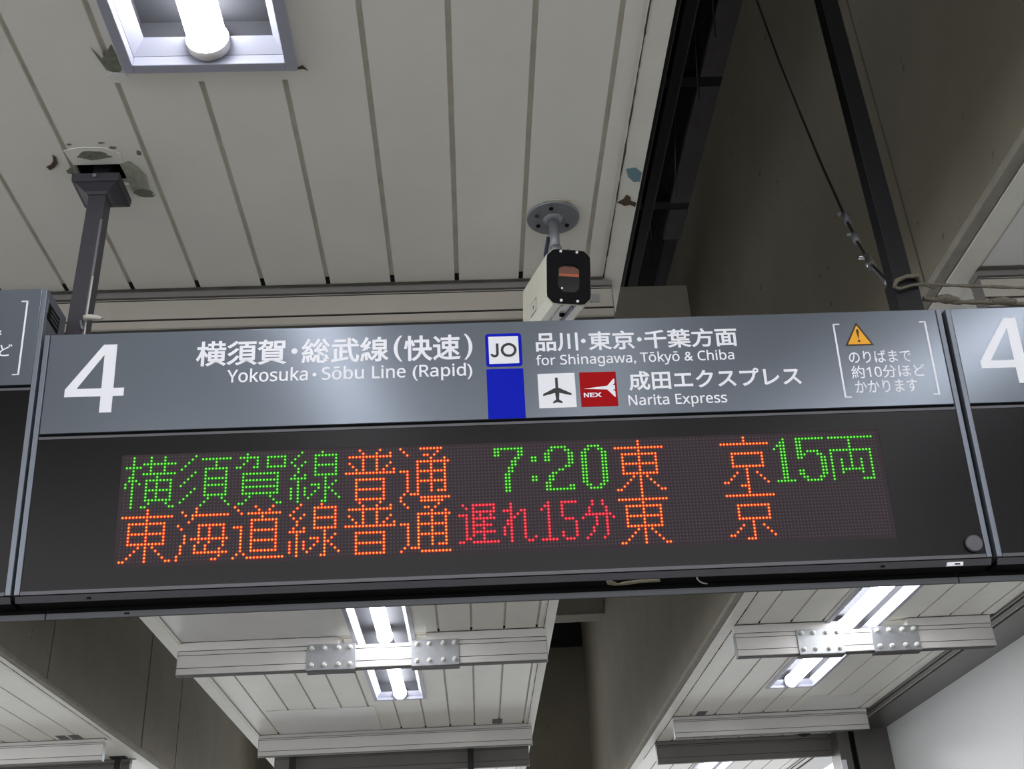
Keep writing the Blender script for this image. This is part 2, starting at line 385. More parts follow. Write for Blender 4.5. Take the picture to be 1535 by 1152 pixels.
ceiling_lamp(LA1, [(-9.1, -7.2), (-7.1, -5.0), (-4.9, -2.45), (-2.35, -0.44)], 'large white framed ceiling lamp at the upper left, above the number four', zf=H-0.012)  # rear tubes of the front lamps are unseen, added to light the sign
ceiling_lamp(LA2, [(2.7, 4.3), (4.35, 6.12), (6.3, 8.07)], 'long recessed ceiling lamp behind the bolted rail, below the middle of the sign')
ceiling_lamp(LA3, [(11.4, 13.2), (13.3, 15.8)], 'far ceiling lamp beyond the last rails, lower middle of the photo')
ceiling_lamp(LB1, [(-9.1, -7.2), (-7.1, -5.0), (-4.9, -2.45), (-2.35, -0.44)], 'white framed ceiling lamp over the neighbouring bay, above and right of the sign')
ceiling_lamp(LB2, [(2.7, 4.4), (4.5, 6.40), (6.6, 8.30)], 'long recessed ceiling lamp behind the bolted rail, at the lower right')
ceiling_lamp(LB3, [(12.15, 13.9), (14.0, 15.8)], 'far ceiling lamp below the rails at the lower right')
ceiling_lamp(LC1, [(-9.1, -7.2), (-7.1, -5.0), (-4.9, -2.45), (-2.35, -0.44)], 'white framed ceiling lamp over the bay left of the left sign')
ceiling_lamp(LC2, [(2.7, 4.4), (4.5, 6.34), (6.4, 8.05)], 'recessed ceiling lamp over the far left bay')

# ------------------------------------------------------------------ cable rails crossing the ceilings
def rail(x0, x1, Y, label, gap=None, plates=None, near=False, zz=(4.158, 4.118, 4.016, 3.962), depth=0.085, group=None, mb=None, mf=None):
    mb = mb or M_ALU; mf = mf or mb
    e = empty('cable_rail', ((x0+x1)/2, Y, zz[3]), label, 'cable rail', group or 'rails crossing the ceilings')
    z1, z2, z3, z4 = zz; g = 0.010 if near else 0.006
    spans = [(x0, x1)] if not gap else [(x0, gap[0]), (gap[1], x1)]
    for (a, b) in spans:
        bm = BM(); prism_x(bm, ([(Y+0.006, H-0.001), (Y+0.006, H-0.016), (Y-0.012, H-0.018), (Y-0.008, z1)] if near else [(Y-0.012, H-0.001), (Y+0.002, z1)]) + [ (Y+0.02, z1-0.004), (Y+depth, z1-0.004), (Y+depth, H-0.001)], a, b)
        obj('top_flange', bm, mf, e)
    # front rail with two recessed lines
    zt = z1-0.008
    prof = [(Y, zt), (Y, z2+g/2), (Y+0.009, z2+g/2), (Y+0.009, z2-g/2), (Y-0.002, z2-g/2), (Y-0.002, z3+g/2), (Y+0.009, z3+g/2), (Y+0.009, z3-g/2),
            (Y-0.003, z3-g/2), (Y-0.006, z4+0.004), (Y, z4), (Y+depth-.01, z4), (Y+depth-.01, zt)]
    bm = BM(); prism_x(bm, prof, x0+0.004, x1-0.004); obj('rail_body', bm, mb, e)
    for z in (z2, z3):
        obj('groove_line', box(BM(), x0+0.005, x1-0.005, Y+0.0045, Y+0.0088, z-g/2, z+g/2), M_LINE if near else M_ALUD, e)
    for xx in (x0, x1-0.004):
        bm = BM(); prism_x(bm, [(Y-0.003, zt), (Y-0.007, z4-0.003), (Y+depth-.008, z4-0.003), (Y+depth-.008, zt)], xx, xx+0.004)
        obj('end_cap', bm, M_FLN if near else M_PLATE, e)
    obj('bottom_cover', box(BM(), x0+0.004, x1-0.004, Y+0.002, Y+depth-.012, z4-0.004, z4-0.0005), M_ALUD, e)
    for (a, b) in (plates or []):
        p = BM(); box(p, a, b, Y-0.016, Y-0.0065, z4-0.010, zt+0.012); 
        obj('plate_underside', box(BM(), a, b, Y-0.016, Y+depth, z4-0.020, z4-0.0105), M_ALUD, e)
        p = obj('splice_plate', p, M_PLATE, e, bevel=0.002)
        for k in range(4):
            bx = a + (b-a)*(0.11, 0.37, 0.66, 0.90)[k]
            for bz in (zt-0.022, z4+0.032):
                bm = BM()
                tube(bm, [(bx, Y-0.016, bz), (bx, Y-0.020, bz)], 0.019, 12); tube(bm, [(bx, Y-0.020, bz), (bx, Y-0.045, bz)], 0.0165, 6)
                tube(bm, [(bx, Y-0.045, bz), (bx, Y-0.056, bz)], 0.009, 8)
                obj('bolt', bm, M_BOLT, p)
    return e
rail(-2.47, 0.515, 0.85, 'nearest ceiling rail, running behind the security camera', near=True, zz=(4.182, 4.172, 4.074, 4.03), gap=None, mb=M_ALUN, mf=M_FLN)
rail(-2.475, 0.500, 5.90, 'bolted rail crossing under the middle lamp, with two grey splice plates', gap=(-1.19, -0.48), plates=[(-1.44, -1.05), (-0.60, -0.215)])
rail(-2.460, 0.525, 9.50, 'plain rail behind the bolted one, below the middle of the sign', zz=(4.19, 4.168, 4.05, 4.00))
rail(-2.46, 0.53, 10.57, 'dull grey far rail touched by two black posts', zz=(4.185, 4.16, 4.03, 3.97), mb=M_FLN)
rail(2.085, 4.29, 0.86, 'rail at the right edge of the photo, behind the two ropes', near=True, zz=(4.182, 4.172, 4.074, 4.03), mb=M_ALUN, mf=M_FLN)
rail(2.085, 4.275, 6.06, 'bolted rail crossing under the right lamp, with two grey splice plates', gap=(2.99, 3.56), plates=[(2.60, 2.985), (3.235, 3.63)])
rail(2.105, 4.285, 9.53, 'shiny rail at the lower right that ends by the steel column', zz=(4.19, 4.168, 4.05, 4.00))
rail(2.10, 4.24, 10.90, 'dull grey last rail at the lower right', zz=(4.185, 4.16, 4.03, 3.97), mb=M_FLN)
rail(-8.4, -4.06, 9.30, 'rail at the lower left corner of the photo', zz=(4.19, 4.168, 4.05, 4.00))
rail(-8.4, -4.1, 10.45, 'dark far rail at the lower left corner', zz=(4.185, 4.16, 4.03, 3.97), mb=M_FLN)

# black hanging posts below the far rails
for (x, y, lab) in ((-2.228, 10.45, 'thin black hanging post at the left end of the far rail'), (-0.159, 10.45, 'thin black hanging post near the middle of the far rail'),
                    (-4.19, 10.30, 'thin black hanging post at the lower left')):
    e = empty('hanging_post', (x, y, 3.2), lab, 'post', 'black hanging posts')
    obj('shaft', box(BM(), x-0.035, x+0.035, y-0.03, y+0.03, 3.2, H-0.002), M_POLED, e)
    obj('top_plate', box(BM(), x-0.09, x+0.09, y-0.06, y+0.055, H-0.014, H-0.001), M_POLED, e)
# smoke detector
e = empty('smoke_detector', (3.89, 10.72, H), 'small dark round detector on the ceiling between the last two rails', 'detector')
bm = BM(); tube(bm, [(3.89, 10.72, H-0.001), (3.89, 10.72, H-0.02), (3.89, 10.72, H-0.035), (3.89, 10.72, H-0.05)], [0.075, 0.075, 0.06, 0.02], 16); obj('body', bm, M_POLED, e)
bm = BM(); tube(bm, [(3.89, 10.72, H-0.001), (3.89, 10.72, H-0.008)], [0.11, 0.105], 16); obj('base_ring', bm, M_CLIP, e)

# ------------------------------------------------------------------ the sign plane
TILT = 1.23412411e-01; Z0 = 2.884
P0 = Vector((0, 0, Z0)); NB = Vector((0, math.cos(TILT), math.sin(TILT))); EV = Vector((0, -math.sin(TILT), math.cos(TILT))); EU = Vector((1, 0, 0))
def S(u, v, n=0.0):            # n: distance in front of the sign face
    return P0 + EU*u + EV*v - NB*n
def sbox(bm, u0, u1, v0, v1, n0, n1, mi=0):
    prism(bm, [S(u0, v0, n0), S(u1, v0, n0), S(u1, v1, n0), S(u0, v1, n0)], -NB*(n1-n0), mi); return bm
def spoly(bm, pts, n0, n1, mi=0):
    prism(bm, [S(u, v, n0) for u, v in pts], -NB*(n1-n0), mi); return bm
_cap = {}; GOFF = 0.010
def text_geo(s, off=0.0, res=4):
    cu = bpy.data.curves.new('t', 'FONT'); cu.body = s; cu.size = 1.0; cu.offset = off; cu.resolution_u = res; cu.fill_mode = 'FRONT'
    o = bpy.data.objects.new('t', cu); COL.objects.link(o)
    dg = bpy.context.evaluated_depsgraph_get(); dg.update()
    me = bpy.data.meshes.new_from_object(o.evaluated_get(dg))
    V = [(v.co.x, v.co.y) for v in me.vertices]; Fc = [tuple(p.vertices) for p in me.polygons]
    bpy.data.objects.remove(o); bpy.data.curves.remove(cu); bpy.data.meshes.remove(me)
    return V, Fc
def ms(s):
    return ''.join(chr(0x1D5A0+ord(c)-65) if 'A' <= c <= 'Z' else 'ɡ' if c == 'g' else chr(0x1D5BA+ord(c)-97) if 'a' <= c <= 'z' else c for c in s)
def put_text(s, u0, u1, parent, mt, v0=None, v1=None, base=None, cap=None, off=0.0, n=0.0006, name='lettering', label=None, bold=0.0):
    if cap is not None: s = ms(s); off = off or 0.012
    V, Fc = text_geo(s, off)
    xs = [p[0] for p in V]; ys = [p[1] for p in V]; xa, xb, ya, yb = min(xs), max(xs), min(ys), max(ys)
    sx = (u1-u0)/(xb-xa)
    if cap is not None:
        if 'H' not in _cap:
            hv, _ = text_geo(ms('H')); _cap['H'] = max(p[1] for p in hv)
        sy = cap/_cap['H']; fy = lambda y: base + y*sy
    else:
        sy = (v1-v0)/(yb-ya); fy = lambda y: v0 + (y-ya)*sy
    bm = BM()
    for k, (ox, oy) in enumerate([(0, 0)] + ([(bold, 0), (-bold, 0), (0, bold), (0, -bold)] if bold else [])):   # heavier strokes: the outline widened to each side
        vs = [bm.verts.new(S(u0+(x-xa)*sx+ox, fy(y)+oy, n+k*0.00002)) for x, y in V]
        for f in Fc:
            try: bm.faces.new([vs[i] for i in f])
            except ValueError: pass
    return obj(name, bm, mt, parent, label=label, recalc=False)

def glyph_rows(spec, c0=0, r_off=0):
    out = []
    for part in spec.split(';'):
        r, cols = part.split(':')
        rr = r.split('-'); rows = range(int(rr[0]), int(rr[-1])+1)
        for rw in rows:
            for c in cols.split(','):
                a = c.split('-')
                for k in range(int(a[0]), int(a[-1])+1): out.append((rw+r_off, k+c0))
    return out
G_yoko = "0-1:2,7,11;2:2,5-14;3:0-4,7,11;4:2,7,11;5:2,5-14;6:1,2,9;7:1-3,6-13;8:0,2,4,6,9,13;9:0,2,6,9,13;10:2,6-13;11-12:2,6,9,13;13:2,6-13;14:2,7,12;15:2,5,6,13,14"
G_su = "0:20;1:19,22-30;2:18,26;3:17,26;4:16,23-29;5:20,23,29;6:19,23,29;7:18,23-29;8:17,23,29;9:16,23-29;10:20,23,29;11:19,23,29;12:18,23-29;13:17,24,28;14:16,23,29;15:22,30"
G_ga = "0:35;1:33-38,41-46;2:35,38,41,46;3:34,38,41,46;4:32,33,37,38,41-46;6:34-44;7:34,44;8:34-44;9:34,44;10:34-44;11:34,44;12:34-44;13:36,42;14:35,43;15:33,34,44,45"
G_sen = "0:51,57;1:50,55-61;2:49,55,61;3:48,52,55,61;4:49,51,55-61;5:50,55,61;6:50,55,61;7:49,52,55-61;8:48-52,58;9:50,58,61;10:50,54-56,58,60;11:48,50,52,56,58,59;12:48,50,52,55,58,60;13:48,50,52,54,58,61;14:48,50,53,58,62;15:50,57,58"
G_fu = "0:68,74;1:69,73,77;2:65-77;3:69,73;4:65,69,73,77;5:66,69,73,76;6:67,69,73,75,78;7:64-78;9:67-75;10-11:67,75;12:67-75;13-14:67,75;15:67-75"
G_tsu = "0:80,86-92;1:81,91;2:82,87,88,90;3:89,93;4:85-94;5-6:85,89,93;7:80-82,85-93;8-9:82,85,89,93;10:82,85-93;11-12:82,85,89,93;13:82,85,89,91-93;14:81,83-85;15:80,86-94"
G_tou = "0-1:7;2:0-14;3:7;4:2-12;5-6:2,7,12;7:2-12;8-9:2,7,12;10:2-12;11:5,7,9;12:4,7,10;13:3,7,11;14:2,7,12;15:0,1,7,13,14"
G_kai = "0:21;1:17,21;2:18,20-30;3:20;4:19;5:16,22-29;6:17,22,25,29;7:22,25,29;8:18,22,25,29;9:18,20-30;10:18,22,25,29;11:17,21,24,29;12:17,21,24,28;13:17,21-30;14:16,28;15:16,26,27"
G_dou = "0:32,38,43;1:33,39,42;2:34,36-45;3:40;4:37-44;5:37,44;6:32-34,37,44;7:34,37-44;8-9:34,37,44;10:34,37-44;11-12:34,37,44;13:34,37-44;14:33,35;15:32,36-46"
G_kei = "0-1:7;2:0-14;5:3-12;6-8:3,12;9:3-12;10:7;11:4,7,10;12:3,7,11;13:2,7,12;14:0,1,7,13;15:5-7"
G_7 = "1:108-116;2:108,109,115,116;3:108,109,115,116;4:114,115;5-6:113,114;7-8:112,113;9-14:111,112"
G_col = "4-5:119,120;10-11:119,120"
G_2 = "1:125-129;2:124,125,129,130;3-5:123,124,130,131;6:130,131;7:129,130;8:127,128;9:125,126;10-11:124,125;12:123,124;13:123,124,130,131;14:123-131"
G_0 = "1:136-139;2:135,136,139,140;3-12:134,135,140,141;13:135,136,139,140;14:136-139"
G_g1 = "1:195;2:194,195;3:193-195;4:192,194,195;5-13:194,195;14:192-197"
G_g5 = "1:199-207;2-4:199,200;5:199,200,202-205;6:199-201,205,206;7:199,200,206,207;8-10:206,207;11-12:199,200,206,207;13:200,201,205,206;14:201-205"
G_ryo = "1:209-222;2-4:215;5:209-221;6-7:209,215,221;8-10:209,212,215,218,221;11:209,212-218,221;12:209,212,218,221;13:209,221;14:209,218-221"
G_oku = "2:98,101-107;3:99,101,107;4:101-107;5:97-99,101,103,106;6:99,101-107;7:99,101,104;8:99,101-106;9:99,101,104;10:99,101-107;11:99,101,104;12:99,100,104;13:97,98,101-108"
G_re = "2-3:112;4:110-112,115,116;5:112,114,116;6:112,113,116;7-8:111,112,116;9-11:110,112,116;12:112,116,119;13:112,117,118"
G_r1 = "2:123;3:122,123;4:121,123;5-12:123;13:121-125"
G_r5 = "2:127-131;3-6:127;7:128-130;8-10:131;11-12:127,131;13:128-130"
G_fun = "2-3:136,139;4-5:135,140;6:134-141;7:133,137,140,142;8-9:137,140;10-11:136,140;12:135,140;13:134,139"
CHARS = [(G_yoko,0,0,'g'),(G_su,0,0,'g'),(G_ga,0,0,'g'),(G_sen,0,0,'g'),(G_fu,0,0,'o'),(G_tsu,0,0,'o'),(G_7,0,0,'g'),(G_col,0,0,'g'),(G_2,0,0,'g'),(G_0,0,0,'g'),
    (G_tou,144,0,'o'),(G_kei,176,0,'o'),(G_g1,0,0,'g'),(G_g5,0,0,'g'),(G_ryo,0,0,'g'),
    (G_tou,0,16,'o'),(G_kai,0,16,'o'),(G_dou,0,16,'o'),(G_sen,0,16,'o'),(G_fu,0,16,'o'),(G_tsu,0,16,'o'),
    (G_oku,0,16,'r'),(G_re,0,16,'r'),(G_r1,0,16,'r'),(G_r5,0,16,'r'),(G_fun,0,16,'r'),(G_tou,144,16,'o'),(G_kei,176,16,'o')]
LEDM = {'g': (emis('led_green', (0.20, 1.0, 0.06), 0.66), emis('led_green_halo', (0.0, 1.0, 0.0), 0.10)),
        'o': (emis('led_orange', (1.0, 0.22, 0.035), 1.15), emis('led_orange_halo', (1.0, 0.050, 0.002), 0.34)),
        'r': (emis('led_red', (1.0, 0.05, 0.09), 0.85), emis('led_red_halo', (1.0, 0.003, 0.02), 0.30))}
def dot(bm, c, r, lit):
    u = (c-111.5)*0.01; v = -(r-15.5)*0.01
    N = 8 if lit else 4
    def ring(rad, n): return [bm.verts.new(S(u+rad*math.cos(2*math.pi*(k+.5)/N), v+rad*math.sin(2*math.pi*(k+.5)/N), n)) for k in range(N)]
    if lit:
        a = ring(0.0049, -0.0016); b = ring(0.0044, -0.0008); c2 = ring(0.0024, -0.0004); d = ring(0.0019, 0.0008)  # wide outer rings emit dimly, imitating the halo round the bright core
        for A, B, mi in ((a, b, 1), (b, c2, 1), (c2, d, 0)):
            for k in range(N): bm.faces.new((A[k], A[(k+1)%N], B[(k+1)%N], B[k])).material_index = mi
        bm.faces.new(d).material_index = 0
    else:
        a = ring(0.0026, -0.0018); b = ring(0.0020, -0.0008)
        for k in range(N): bm.faces.new((a[k], a[(k+1)%N], b[(k+1)%N], b[k]))
        bm.faces.new(b)

def sign(du, top, label, lit, full):
    """one overhead sign: du shifts it along the row, top is the height of the header's upper edge"""
    L, Rr = -1.397+du, 1.400+du
    dv = top-0.562; hb = 0.240+dv; bot = -0.238
    e = empty('departure_sign', tuple(S(du, bot, 0)), label, 'sign', 'overhead signs in a row')
    # case: wedge behind the tilted face, vertical back
    f = [S(0, top, -0.022), S(0, bot, -0.022)]
    yb = 0.090; prof = [(f[0].y, f[0].z), (f[1].y, f[1].z), (yb, f[1].z-0.001), (yb, f[0].z)]
    bm = BM(); prism_x(bm, prof, L+0.002, Rr-0.002); obj('case', bm, M_CASE, e)
    # header panel
    hp = obj('header_panel', sbox(BM(), L+0.017, Rr-0.017, hb, top, -0.021, 0.0), M_HEAD, e, bevel=0.0015)
    for (a, b) in ((L, L+0.0155), (Rr-0.0155, Rr)):
        obj('side_stile', sbox(BM(), a, b, bot, top-0.001, -0.021, 0.003), M_STILE, e, bevel=0.002)
    obj('gap_line', sbox(BM(), L+0.017, Rr-0.017, hb-0.011, hb, -0.021, -0.012), M_LINE, e)
    obj('mid_rail', sbox(BM(), L+0.017, Rr-0.017, hb-0.018, hb-0.010, -0.021, 0.001), M_FRAME, e)
    obj('lower_lip', sbox(BM(), L+0.017, Rr-0.017, bot, bot+0.010, -0.021, 0.002), M_FRAME, e)
    bm = BM()   # bevelled bottom trim
    a0 = S(0, bot-0.003, 0.0); a1 = S(0, bot-0.026, -0.010)
    prism_x(bm, [(a0.y, a0.z), (a1.y, a1.z+0.006), (a1.y+0.004, a1.z+0.006), (a0.y+0.012, a0.z)], L+0.002, Rr-0.002); obj('bottom_trim', bm, M_FRAME, e)
    obj('underside', box(BM(), L+0.004, Rr-0.004, a1.y+0.005, 0.108, a1.z+0.008, a1.z+0.018), M_LINE, e)
    for uu in (L+0.20, Rr-0.33):
        obj('drain_slot', sbox(BM(), uu, uu+0.012, bot-0.016, bot-0.011, -0.009, -0.0035), M_LINE, e)
    # display: black panel with a window for the board
    pt, pb = hb-0.019, bot+0.011
    if lit:
        wu0, wu1, wv0, wv1 = -1.132, 1.132, -0.170, 0.166
        bm = BM()
        for r in cut_rects([(L+0.017, Rr-0.017, pb, pt)], [(wu0, wu1, wv0, wv1)]): sbox(bm, r[0], r[1], r[2], r[3], -0.020, -0.001)
        obj('display_panel', bm, M_BLACK, e)
        bd = obj('display_board', sbox(BM(), wu0, wu1, wv0, wv1, -0.010, -0.0018), M_LED0, e)
        litset = set()
        for spec, c0, r_off, colr in CHARS:
            pts = glyph_rows(spec, c0, r_off); bm = BM()
            for (r, c) in pts:
                if (r, c) in litset: continue
                litset.add((r, c)); dot(bm, c, r, True)
            obj('led_character', bm, LEDM[colr], bd, label={'g': 'green lit character', 'o': 'orange lit character', 'r': 'red lit character'}[colr], recalc=True, kind='stuff')
        bm = BM()
        for r in range(32):
            for c in range(224):
                if (r, c) not in litset: dot(bm, c, r, False)
        obj('unlit_leds', bm, M_LED1, bd, kind='stuff')
        bm = BM(); P = S(1.352, -0.197, 0.0)
        tube(bm, [P, P - NB*0.010, P - NB*0.012], [0.025, 0.025, 0.022], 28); obj('round_cap', bm, M_FRAME, e)
        st = S(1.262, bot-0.008, -0.0015)
        bm = BM(); spoly(bm, [(1.262, bot-0.021), (1.310, bot-0.021), (1.312, bot-0.010), (1.266, bot-0.010)], -0.0065, 0.0005); obj('sticker', bm, M_WHITE, e)
        bm = BM(); spoly(bm, [(1.286, bot-0.018), (1.302, bot-0.018), (1.302, bot-0.014), (1.286, bot-0.014)], 0.0004, 0.0008); obj('sticker_print', bm, M_LINE, e)
    else:
        obj('display_panel', sbox(BM(), L+0.017, Rr-0.017, pb, pt, -0.020, -0.001), M_BLACK, e)
    # header contents
    def T(s, a, b, **k):
        for q in ('v0', 'v1', 'base'):
            if q in k: k[q] += dv
        return put_text(s, a+du, b+du, hp, k.pop('mt', M_WHITE), **k)
    def Pg(pts, mt, n, name, lab=None):
        bm = BM(); spoly(bm, [(u+du, v+dv) for u, v in pts], 0.0001, n); return obj(name, bm, mt, hp, label=lab)
    def rect(u0, u1, v0, v1, mt, n, name, rr=0.0, lab=None):
        if rr:
            pts = []
            for (cx, cy, a0) in ((u1-rr, v1-rr, 0), (u0+rr, v1-rr, 90), (u0+rr, v0+rr, 180), (u1-rr, v0+rr, 270)):
                for k in range(5):
                    a = math.radians(a0+k*22.5); pts.append((cx+rr*math.cos(a), cy+rr*math.sin(a)))
        else: pts = [(u0, v0), (u1, v0), (u1, v1), (u0, v1)]
        return Pg(pts, mt, n, name, lab)
    if full >= 1:       # the numeral four
        bm = BM(); n = 0.0006
        o_ = [(-1.216,.524),(-1.168,.524),(-1.1755,.3805),(-1.1435,.3805),(-1.1435,.355),(-1.1755,.355),(-1.1755,.302),(-1.2115,.302),(-1.2115,.354),(-1.3195,.354),(-1.3195,.379)]
        o_ = [(-1.216,.524),(-1.1755,.524),(-1.1755,.3805),(-1.1435,.3805),(-1.1435,.3545),(-1.1755,.3545),(-1.1755,.302),(-1.2115,.302),(-1.2115,.3545),(-1.3195,.3545),(-1.3195,.3790)]
        iA = (-1.2115, .4900); iB = (-1.2115, .3805); iC = (-1.2850, .3805)
        P = [bm.verts.new(S(u+du, v+dv, n)) for u, v in o_]; A, B, Cc = [bm.verts.new(S(u+du, v+dv, n)) for u, v in (iA, iB, iC)]
        bm.faces.new((P[0], A, P[1])); bm.faces.new((P[1], A, B, P[2])); bm.faces.new((P[2], B, P[8], P[5], P[4], P[3]))
        bm.faces.new((P[5], P[8], P[7], P[6])); bm.faces.new((B, Cc, P[10], P[9], P[8])); bm.faces.new((P[0], P[10], Cc, A))
        obj('numeral', bm, M_WHITE, hp)
    if full >= 2:
        J = dict(off=0.012, bold=0.0007)
        T('横須賀', -.934, -.660, v0=.442, v1=.524, **J); T('総武線', -.614, -.349, v0=.441, v1=.523, **J)
        T('快速', -.301, -.128, v0=.438, v1=.523, **J); T('(', -.333, -.306, v0=.438, v1=.525, off=0.008); T(')', -.116, -.090, v0=.438, v1=.525, off=0.008)
        def disc(u, v, r, name='dot'):
            Pg([(u+r*math.cos(2*math.pi*k/16), v+r*math.sin(2*math.pi*k/16)) for k in range(16)], M_WHITE, 0.0006, name)
        disc(-.6365, .4835, .0095); disc(-.574, .4035, .0060)
        T('Yokosuka', -.838, -.594, base=.3865, cap=.0405); T('Sōbu', -.552, -.424, base=.3860, cap=.0400)
        T('Line', -.399, -.297, base=.3855, cap=.0400); T('(Rapid)', -.2755, -.093, base=.3855, cap=.0385)
        rect(-.050, .0625, .4105, .522, M_BLUE, 0.0005, 'line_badge', rr=.010, lab='blue rounded badge frame')
        rect(-.0400, .0525, .4205, .512, M_WHITE, 0.0009, 'badge_face', lab='white badge centre')
        def stroke(pts, w_, mt, n, name, closed=False):
            bm = BM(); m_ = len(pts); Lf = []; Rt = []
            for i in range(m_):
                a = pts[(i-1) % m_] if closed or i else pts[0]; b = pts[(i+1) % m_] if closed or i < m_-1 else pts[-1]
                tx, ty = b[0]-a[0], b[1]-a[1]; l_ = math.hypot(tx, ty); nx, ny = -ty/l_*w_/2, tx/l_*w_/2
                Lf.append(bm.verts.new(S(pts[i][0]+nx+du, pts[i][1]+ny+dv, n))); Rt.append(bm.verts.new(S(pts[i][0]-nx+du, pts[i][1]-ny+dv, n)))
            for i in range(m_ if closed else m_-1):
                j = (i+1) % m_; bm.faces.new((Lf[i], Lf[j], Rt[j], Rt[i]))
            return obj(name, bm, mt, hp, label='dark badge letter', recalc=False)
        stroke([(-.0135, .4885), (-.0135, .457)] + [(-.0225+.009*math.cos(a*math.pi/8), .4545-.009*math.sin(a*math.pi/8)) for a in range(0, 8)] + [(-.0335, .4485)], .0080, M_DARK, 0.0013, 'lettering')
        stroke([(.0215+.0205*math.cos(a*math.pi/14), .4655+.0195*math.sin(a*math.pi/14)) for a in range(28)], .0082, M_DARK, 0.0013, 'lettering', True)
        rect(-.050, .0635, .2405, .403, M_BLUE, 0.0005, 'line_colour_bar', lab='blue line colour bar')
        T('品川', .107, .2375, v0=.4565, v1=.518, **J); T('東京', .271, .414, v0=.4565, v1=.5195, **J); T('千葉方面', .446, .737, v0=.4565, v1=.5195, **J)
        disc(.2550, .4885, .0075); disc(.4305, .4885, .0075)
        T('for Shinagawa, Tōkyō & Chiba', .104, .721, base=.4115, cap=.0315, off=GOFF)
        rect(.106, .220, .270, .3825, M_WHITE, 0.0005, 'airport_symbol', lab='white square airport symbol')
        # aircraft silhouette (u,v in the white square)
        pl = [(-.0040,.045),(.0040,.045),(.0043,.012),(.0435,-.008),(.0435,-.0145),(.0065,-.0052),(.0045,-.0265),(.0145,-.0345),(.0145,-.0395),(0,-.0355),
              (-.0145,-.0395),(-.0145,-.0345),(-.0045,-.0265),(-.0065,-.0052),(-.0435,-.0145),(-.0435,-.008),(-.0043,.012)]
        Pg([(.163+a, .3235+b) for a, b in pl], M_DARK, 0.0009, 'aircraft', 'dark aircraft silhouette')
        rect(.2340, .3470, .2695, .3830, M_RED, 0.0005, 'express_emblem', lab='red square train emblem')
        ar = [(.2445,.3285),(.318,.3365),(.3385,.3595),(.3415,.3560),(.3405,.3440),(.3340,.3375),(.3415,.3375),(.3405,.3235),(.3345,.3235),(.3410,.3165),(.3410,.2995),(.3385,.2995),(.317,.3240)]
        Pg(ar, M_WHITE, 0.0009, 'arrow_mark', 'white winged arrow')
        T(ms('N'), .2440, .2590, v0=.3005, v1=.3150, off=0.03, n=0.0009); T(ms('EX'), .2625, .2985, v0=.3005, v1=.3150, off=0.03, n=0.0009)
        Pg([(.2592, .3150), (.2618, .3150), (.2605, .3115)], M_WHITE, 0.0009, 'apostrophe')
        T('成田エクスプレス', .3855, .920, v0=.3180, v1=.3805, **J)
        T('Narita Express', .379, .682, base=.2700, cap=.0322)
    if full == 2 or full == -1:
        for sgn, a, b in ((1, 1.046, 1.068), (-1, 1.345, 1.324)):
            a0 = min(a, a+sgn*.0055); a1 = max(a, a+sgn*.0055)
            bm = BM()
            for (x0, x1, y0, y1) in ((a0, a1, .272, .5215), (min(a, b), max(a, b), .5175, .5215), (min(a, b), max(a, b), .272, .276)):
                sbox(bm, x0+du, x1+du, y0+dv, y1+dv, 0.0001, 0.0006)
            obj('bracket', bm, M_WHITE, hp)
        Pg([(1.075,.4445),(1.167,.4445),(1.1215,.5245)], M_TRIB, 0.0005, 'warning_triangle', 'black edged warning triangle')
        Pg([(1.0845,.4495),(1.1580,.4495),(1.1212,.5140)], M_YEL, 0.0009, 'triangle_face', 'yellow triangle centre')
        Pg([(1.1185,.500),(1.1240,.500),(1.1255,.494),(1.1222,.4690),(1.1203,.4690),(1.1170,.494)], M_TRIB, 0.0013, 'exclamation_mark')
        Pg([(1.1212+.0042*math.cos(k*math.pi/5), .4600+.0042*math.sin(k*math.pi/5)) for k in range(10)], M_TRIB, 0.0013, 'exclamation_dot')
        T('のりばまで', 1.080, 1.2770, v0=.3850, v1=.4270, off=0.008)
        T('約𝟣𝟢分ほど', 1.080, 1.3140, v0=.3335, v1=.3770, off=0.008)
        T('かかります', 1.084, 1.2800, v0=.2850, v1=.3270, off=0.008)
    return e
sign(0.0, 0.562, 'wide departure sign in the middle with green, orange and red lit characters', True, 2)
sR = sign(2.812, 0.562, 'overhead sign at the right edge, with a white 4 on its grey header', False, 1)
sL = sign(-2.806, 0.722, 'taller overhead sign at the left edge, with a white bracket on its grey header', False, -1)
# rating plate on the end face of the left sign
ux = -2.806+1.400-0.002
ep = obj('end_plate', box(BM(), ux, ux+0.003, -0.062, 0.036, 3.512, 3.566), M_LINE, sL)
bm = BM()
for k in range(3):
    box(bm, ux+0.003, ux+0.0036, -0.035, 0.028, 3.550-0.014*k, 3.554-0.014*k)
obj('plate_print', bm, M_CASE, sL)
obj('plate_edge', box(BM(), ux, ux+0.004, -0.070, -0.064, 3.525, 3.575), M_STILE, sL)

# carrying rails behind / below the signs
for (a, b, lab) in ((-4.2, -1.335, 'dark carrying bar below the left sign'), (-1.331, 1.322, 'long dark carrying bar below the middle sign'), (1.326, 4.2, 'dark carrying bar below the right sign')):
    e = empty('carrying_bar', ((a+b)/2, 0.15, 2.60), lab, 'bar', 'carrying bars below the signs')
    obj('front_lip', box(BM(), a, b, 0.112, 0.120, 2.6020, 2.6190), M_CASE, e, bevel=0.001)
    obj('web', box(BM(), a, b, 0.1205, 0.130, 2.6045, 2.66), M_LINE, e); obj('back_channel', box(BM(), a, b, 0.1305, 0.20, 2.645, 2.663), M_LINE, e)
    obj('slot', box(BM(), a+0.22, a+0.235, 0.1105, 0.1125, 2.608, 2.613), M_LINE, e)
